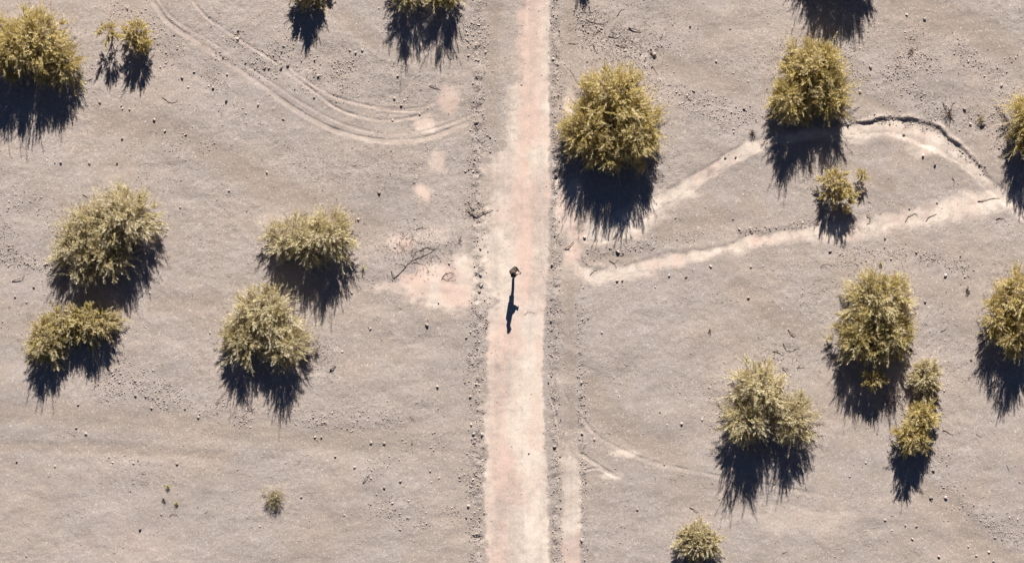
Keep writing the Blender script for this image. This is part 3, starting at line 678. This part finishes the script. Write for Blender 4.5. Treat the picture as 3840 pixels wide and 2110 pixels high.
for (px, py, s), lab in zip(STONES, stone_labels):
    r = np.random.default_rng(px*7+py); x, y = W(px, py)
    v = IV.copy()
    for k in range(7):      # cut flat facets so the stone is angular
        n = r.normal(0, 1, 3); n /= np.linalg.norm(n); c = r.uniform(.55, .85); d = v@n
        v -= np.maximum(0, d-c)[:, None]*n[None]
    v *= 1+r.uniform(-.05, .05, (len(v), 1))
    R = .065*s*r.uniform(.85, 1.2)
    v = v*np.array([R*r.uniform(.9, 1.3), R*r.uniform(.75, 1), R*r.uniform(.6, .95)])
    a = r.uniform(0, 6.28); v = np.stack([v[:, 0]*math.cos(a)-v[:, 1]*math.sin(a), v[:, 0]*math.sin(a)+v[:, 1]*math.cos(a), v[:, 2]], -1)
    o = mesh_np('stone', v, IF, M_stone, nper=3, attrs={'tone': np.full(len(v), r.uniform(.35, 1.0) if r.random() < .8 else .15)})
    o.location = (x, y, Hs(x, y)+R*.3)
    tag(o, lab, 'stone', 'separate larger stones')

# ------------------------------------------------------------------ dead branches and twigs
TWIGS = [([(408,245),(418,252),(428,258),(440,257),(447,250)],.02,[]), ([(1080,216),(1095,220),(1108,227)],.024,[]), ([(1580,69),(1595,74),(1612,79)],.05,[]),
 ([(1636,130),(1644,137),(1652,143)],.05,[]), ([(30,706),(45,702),(55,699),(62,693)],.03,[]),
 ([(985,703),(1002,690),(1020,670),(1035,655),(1060,646),(1080,636),(1097,625)],.026,[[(1035,655),(1052,662),(1068,664)],[(1035,655),(1045,635),(1056,628)],[(1060,646),(1066,634),(1060,620)],[(1020,670),(1008,664),(1000,668)]]),
 ([(984,681),(990,690),(993,699)],.03,[]), ([(1110,702),(1118,690),(1130,684),(1142,686)],.022,[[(1112,700),(1126,702),(1143,706)],[(1126,702),(1138,696)]]),
 ([(1177,530),(1188,538),(1200,542),(1214,533),(1240,528)],.045,[[(1188,538),(1186,520),(1178,512)],[(1214,533),(1222,540)]]), ([(1046,577),(1060,572),(1082,573)],.018,[]),
 ([(1030,612),(1040,600),(1052,612),(1070,606)],.016,[[(1052,612),(1058,598)]]), ([(1055,630),(1075,622),(1092,627),(1104,618)],.02,[]),
 ([(2180,540),(2189,546),(2187,556),(2180,564)],.03,[]), ([(2278,556),(2286,543),(2300,537),(2310,541)],.026,[]), ([(2329,556),(2337,545),(2355,538)],.026,[]), ([(2505,551),(2520,548),(2533,557)],.024,[]),
 ([(2460,506),(2480,502),(2515,497)],.026,[]), ([(1982,828),(1992,838),(2003,842)],.028,[[(1992,838),(1998,849)]]), ([(1970,862),(1976,871),(1990,876),(2012,873)],.028,[]),
 ([(1943,882),(1958,881),(1972,889)],.03,[]), ([(2006,924),(2014,917),(2022,922)],.03,[]), ([(1968,923),(1978,930),(1988,942)],.028,[]), ([(1734,1275),(1748,1281),(1758,1289)],.024,[]),
 ([(1030,1045),(1038,1052),(1044,1061)],.018,[]), ([(913,1214),(920,1201),(930,1193)],.028,[]), ([(1967,1391),(1983,1385)],.018,[]), ([(2063,671),(2075,663),(2091,667)],.016,[]),
 ([(1532,655),(1544,662),(1552,673)],.024,[[(1544,662),(1556,652)]]), ([(2290,874),(2298,884),(2308,888)],.03,[]), ([(2366,833),(2376,829),(2384,822)],.018,[]), ([(2371,1080),(2384,1086),(2397,1094)],.022,[[(2384,1086),(2378,1094)]]),
 ([(2531,1168),(2541,1187)],.016,[]), ([(2108,990),(2115,1000)],.018,[]), ([(209,490),(221,497)],.03,[]), ([(2372,258),(2378,272),(2387,282),(2390,298),(2388,312)],.035,[[(2387,282),(2396,262),(2404,253)]]),
 ([(829,930),(836,925),(845,919)],.06,[]), ([(1552,40),(1560,28),(1572,22)],.018,[]), ([(1478,52),(1495,58),(1520,62)],.02,[]), ([(1500,80),(1512,68),(1524,60)],.022,[]), ([(1430,108),(1445,110),(1455,108)],.016,[]),
 ([(1490,112),(1498,128),(1503,134)],.024,[]), ([(1530,90),(1548,96),(1560,92)],.026,[]), ([(1548,112),(1566,118),(1578,112)],.024,[]), ([(1570,143),(1578,140),(1586,142)],.018,[]), ([(1640,165),(1648,178),(1655,190)],.016,[]),
 ([(1433,175),(1442,190),(1450,205)],.014,[]), ([(1420,625),(1432,618),(1444,606)],.04,[]), ([(1484,690),(1492,682),(1502,678)],.02,[]), ([(425,1300),(432,1292),(443,1292),(448,1302)],.014,[]), ([(515,1290),(523,1284)],.016,[]),
 ([(925,823),(935,829)],.02,[]), ([(2395,445),(2400,455),(2398,468)],.022,[]), ([(2455,1090),(2470,1100)],.012,[]), ([(1318,790),(1330,783),(1345,787)],.010,[])]
tw_lab = place_labels([(t[0][len(t[0])//2][0], t[0][len(t[0])//2][1]) for t in TWIGS], 'dead twig')
for (main, rad, subs), lab in zip(TWIGS, tw_lab):
    r = random.Random(main[0][0]*3+main[0][1]); ox, oy = W(*main[len(main)//2]); oz = Hs(ox, oy)
    T = Tubes()
    def run(pts, ra, taper):
        P = smooth_poly(pts, 3); q = []
        n = len(P); lift = [ra*.6+abs(r.gauss(0, .02))+.05*math.sin(math.pi*i/(n-1))*(ra > .02) for i in range(n)]
        for i, p in enumerate(P):
            jx, jy = r.gauss(0, ra*.35), r.gauss(0, ra*.35)
            q.append((p[0]-ox+jx, p[1]-oy+jy, Hs(p[0], p[1])-oz+lift[i]))
        T.add(q, [max(.003, ra*(1-taper*i/(n-1))*r.uniform(.85, 1.1)) for i in range(n)], 6)
        for i in range(1, n-1):    # side twiglets
            if r.random() < .7:
                a = r.uniform(0, 6.28); L = ra*r.uniform(2, 8)
                T.add([q[i], (q[i][0]+L*math.cos(a), q[i][1]+L*math.sin(a), q[i][2]+r.uniform(0, .5)*L)], [ra*.4, .003], 4)
    run(main, rad*.72, .65)
    for s in subs: run(s, rad*.45, .8)
    o = T.build('dead_branch', M_dead); o.location = (ox, oy, oz)
    tag(o, lab, 'branch', 'dead twigs and branches on the ground')

# ------------------------------------------------------------------ the person
px0, py0 = W(1292, 684)
pz = Hs(px0, py0)
person = empty('person', px0, py0, pz)
tag(person, 'person standing on the dirt track in dark clothes, both hands held out in front', 'person')
def skin(name, verts, edges, mat, root=0, sub=1):
    """verts: (x, y, z, rx, ry)"""
    me = bpy.data.meshes.new(name); me.from_pydata([v[:3] for v in verts], edges, []); me.materials.append(mat)
    o = bpy.data.objects.new(name, me); COL.objects.link(o); o.parent = person
    md = o.modifiers.new('skin', 'SKIN'); md.use_smooth_shade = True
    sv = me.skin_vertices[0].data if me.skin_vertices else None
    if sv is None:
        import bmesh
        bm = bmesh.new(); bm.from_mesh(me); bm.verts.layers.skin.verify(); bm.to_mesh(me); bm.free(); sv = me.skin_vertices[0].data
    for i, v in enumerate(verts):
        sv[i].radius = (v[3], v[4]); sv[i].use_root = (i == root)
    if sub: s = o.modifiers.new('sub', 'SUBSURF'); s.levels = sub; s.render_levels = sub
    return o
M_skin = cloth_material('skin', (0.42, 0.25, 0.18), (0.46, 0.28, 0.20), .6)
M_hair = cloth_material('hair', (0.10, 0.080, 0.062), (0.16, 0.125, 0.095), .6)
M_jacket = cloth_material('jacket_cloth', (0.050, 0.045, 0.036), (0.085, 0.074, 0.058))
M_trous = cloth_material('trouser_cloth', (0.024, 0.024, 0.027), (0.04, 0.038, 0.04))
M_shoe = cloth_material('shoe_leather', (0.06, 0.04, 0.03), (0.09, 0.065, 0.05))
# faces +x; y is sideways; hips pushed a little back, head bent forward over the hands
def arm(s, grow=0.0):
    sh = (-.065, .185*s, 1.40)
    el, wr = ((.085, .27, 1.13), (.285, .045, 1.02)) if s > 0 else ((-.01, -.235, 1.10), (.235, -.075, 1.03))
    return sh, el, wr
B = [(-.02, 0, .93, .12, .15), (-.05, 0, 1.12, .105, .135), (-.085, 0, 1.30, .11, .155), (-.075, 0, 1.42, .07, .10), (-.045, 0, 1.50, .052, .052),
     (.00, 0, 1.58, .078, .072), (.012, 0, 1.66, .088, .076), (-.005, 0, 1.725, .05, .046)]
E = [(i, i+1) for i in range(7)]
def add(v, parent_i):
    B.append(v); E.append((parent_i, len(B)-1)); return len(B)-1
for s in (1, -1):
    a = add((0.0, .10*s, .84, .088, .088), 0); a = add((.02, .105*s, .50, .056, .056), a); a = add((.0, .11*s, .28, .052, .052), a); a = add((-.015, .11*s, .09, .036, .036), a); add((.12, .13*s, .045, .032, .04), a)
    sh, el, wr = arm(s)
    a = add((*sh, .058, .058), 3); a = add((*el, .042, .042), a); a = add((*wr, .027, .027), a); pl = add((wr[0]+.055, wr[1]-.018*s, wr[2]-.005, .030, .018), a)
    for k in range(4):       # fingers curl round the device
        w0 = add((wr[0]+.105, wr[1]-(.018-.0)*s+(k-1.5)*.017, wr[2]-.02-.004*k, .009, .009), pl)
        w1 = add((wr[0]+.128-.004*abs(k-1), wr[1]-.03*s+(k-1.5)*.017, wr[2]-.045, .008, .008), w0); add((wr[0]+.108, wr[1]-.04*s+(k-1.5)*.016, wr[2]-.060, .0075, .0075), w1)
    t0 = add((wr[0]+.06, wr[1]-.045*s, wr[2]+.022, .010, .010), pl); add((wr[0]+.088, wr[1]-.062*s, wr[2]+.032, .009, .009), t0)
skin('body', B, E, M_skin, 0, 1)
# jacket: torso and sleeves
J = [(-.02, 0, .84, .150, .185), (-.03, 0, 1.0, .150, .175), (-.075, 0, 1.22, .150, .175), (-.095, 0, 1.38, .140, .17), (-.07, 0, 1.49, .105, .115)]
JE = [(0, 1), (1, 2), (2, 3), (3, 4)]
for s in (1, -1):
    sh, el, wr = arm(s); n = len(J)
    J += [(*sh, .090, .090), (sh[0]*.5+el[0]*.5, .24*s, 1.26, .088, .080), (*el, .085, .075), ((wr[0]+el[0])*.5, (el[1]+wr[1])/2, 1.07, .068, .056), (wr[0]+.01, wr[1]+.002*s, wr[2], .048, .044)]
    JE += [(3, n), (n, n+1), (n+1, n+2), (n+2, n+3), (n+3, n+4)]
skin('jacket', J, JE, M_jacket, 2, 1)
TR = [(-.015, 0, .92, .135, .165)]; TE = []
for s in (1, -1):
    n = len(TR); TR += [(0, .10*s, .80, .102, .102), (.022, .105*s, .50, .074, .074), (0, .11*s, .28, .068, .068), (-.015, .11*s, .09, .056, .056)]
    TE += [(0, n), (n, n+1), (n+1, n+2), (n+2, n+3)]
skin('trousers', TR, TE, M_trous, 0, 1)
for s in (1, -1):
    skin('shoe', [(-.055, .11*s, .05, .045, .048), (.03, .118*s, .045, .042, .046), (.12, .132*s, .035, .032, .044), (.165, .138*s, .03, .022, .034)], [(0, 1), (1, 2), (2, 3)], M_shoe, 1, 1)
skin('hair', [(-.085, 0, 1.50, .095, .100), (-.060, 0, 1.60, .105, .105), (-.030, 0, 1.68, .118, .112), (.0, 0, 1.715, .098, .095), (.035, 0, 1.72, .070, .075), (-.01, 0, 1.765, .075, .075)], [(0, 1), (1, 2), (2, 3), (3, 4), (3, 5)], M_hair, 1, 2)
# face: nose, ears, eyes, mouth
def blob(name, c, r_, mat, n=8):
    V = []; F = []
    for i in range(n+1):
        for k in range(n*2):
            th = math.pi*i/n; ph = math.pi*k/n
            V.append((c[0]+r_[0]*math.sin(th)*math.cos(ph), c[1]+r_[1]*math.sin(th)*math.sin(ph), c[2]+r_[2]*math.cos(th)))
    for i in range(n):
        for k in range(n*2):
            k2 = (k+1) % (n*2); F.append((i*2*n+k, (i+1)*2*n+k, (i+1)*2*n+k2, i*2*n+k2))
    return mesh_np(name, V, F, mat, person, smooth=True)
blob('nose', (.098, 0, 1.625), (.022, .014, .022), M_skin)
M_eye = cloth_material('eye', (.05, .04, .03), (.08, .06, .05), .3); M_lip = cloth_material('lips', (.36, .15, .12), (.4, .18, .14), .5)
for s in (1, -1):
    blob('ear', (.0, .082*s, 1.63), (.02, .010, .03), M_skin); blob('eye', (.082, .03*s, 1.645), (.012, .014, .009), M_eye)
blob('mouth', (.083, 0, 1.58), (.012, .024, .007), M_lip)
person.rotation_euler = (0, 0, math.radians(-8))
# the small device in the hands: stays a thing of its own
M_dev = cloth_material('device_plastic', (.42, .41, .40), (.5, .49, .47), .4); M_scr = cloth_material('device_screen', (.03, .03, .035), (.05, .05, .055), .15)
import bmesh
def rbox(name, cx, cy, cz, sx, sy, sz, mat, parent, bev):
    bm = bmesh.new(); bmesh.ops.create_cube(bm, size=1)
    for v in bm.verts: v.co = (cx+v.co.x*sx, cy+v.co.y*sy, cz+v.co.z*sz)
    bmesh.ops.bevel(bm, geom=bm.edges[:], offset=bev, segments=2, affect='EDGES')
    me = bpy.data.meshes.new(name); bm.to_mesh(me); bm.free(); me.materials.append(mat)
    o = bpy.data.objects.new(name, me); COL.objects.link(o); o.parent = parent; return o
a = math.radians(-8); dx, dy = .365*math.cos(a), .365*math.sin(a)
dev = empty('handheld_controller', px0+dx, py0+dy, pz+1.04)
tag(dev, 'small pale handheld device gripped in front of the person on the track', 'device'); dev.rotation_euler = (0, 0, a)
rbox('casing', 0, 0, 0, .085, .165, .035, M_dev, dev, .010)
rbox('screen', .012, 0, .0205, .05, .105, .006, M_scr, dev, .002)
for s in (1, -1): rbox('thumb_stick', -.022, .06*s, .024, .014, .014, .014, M_scr, dev, .003)
print('done', len(bpy.data.objects))
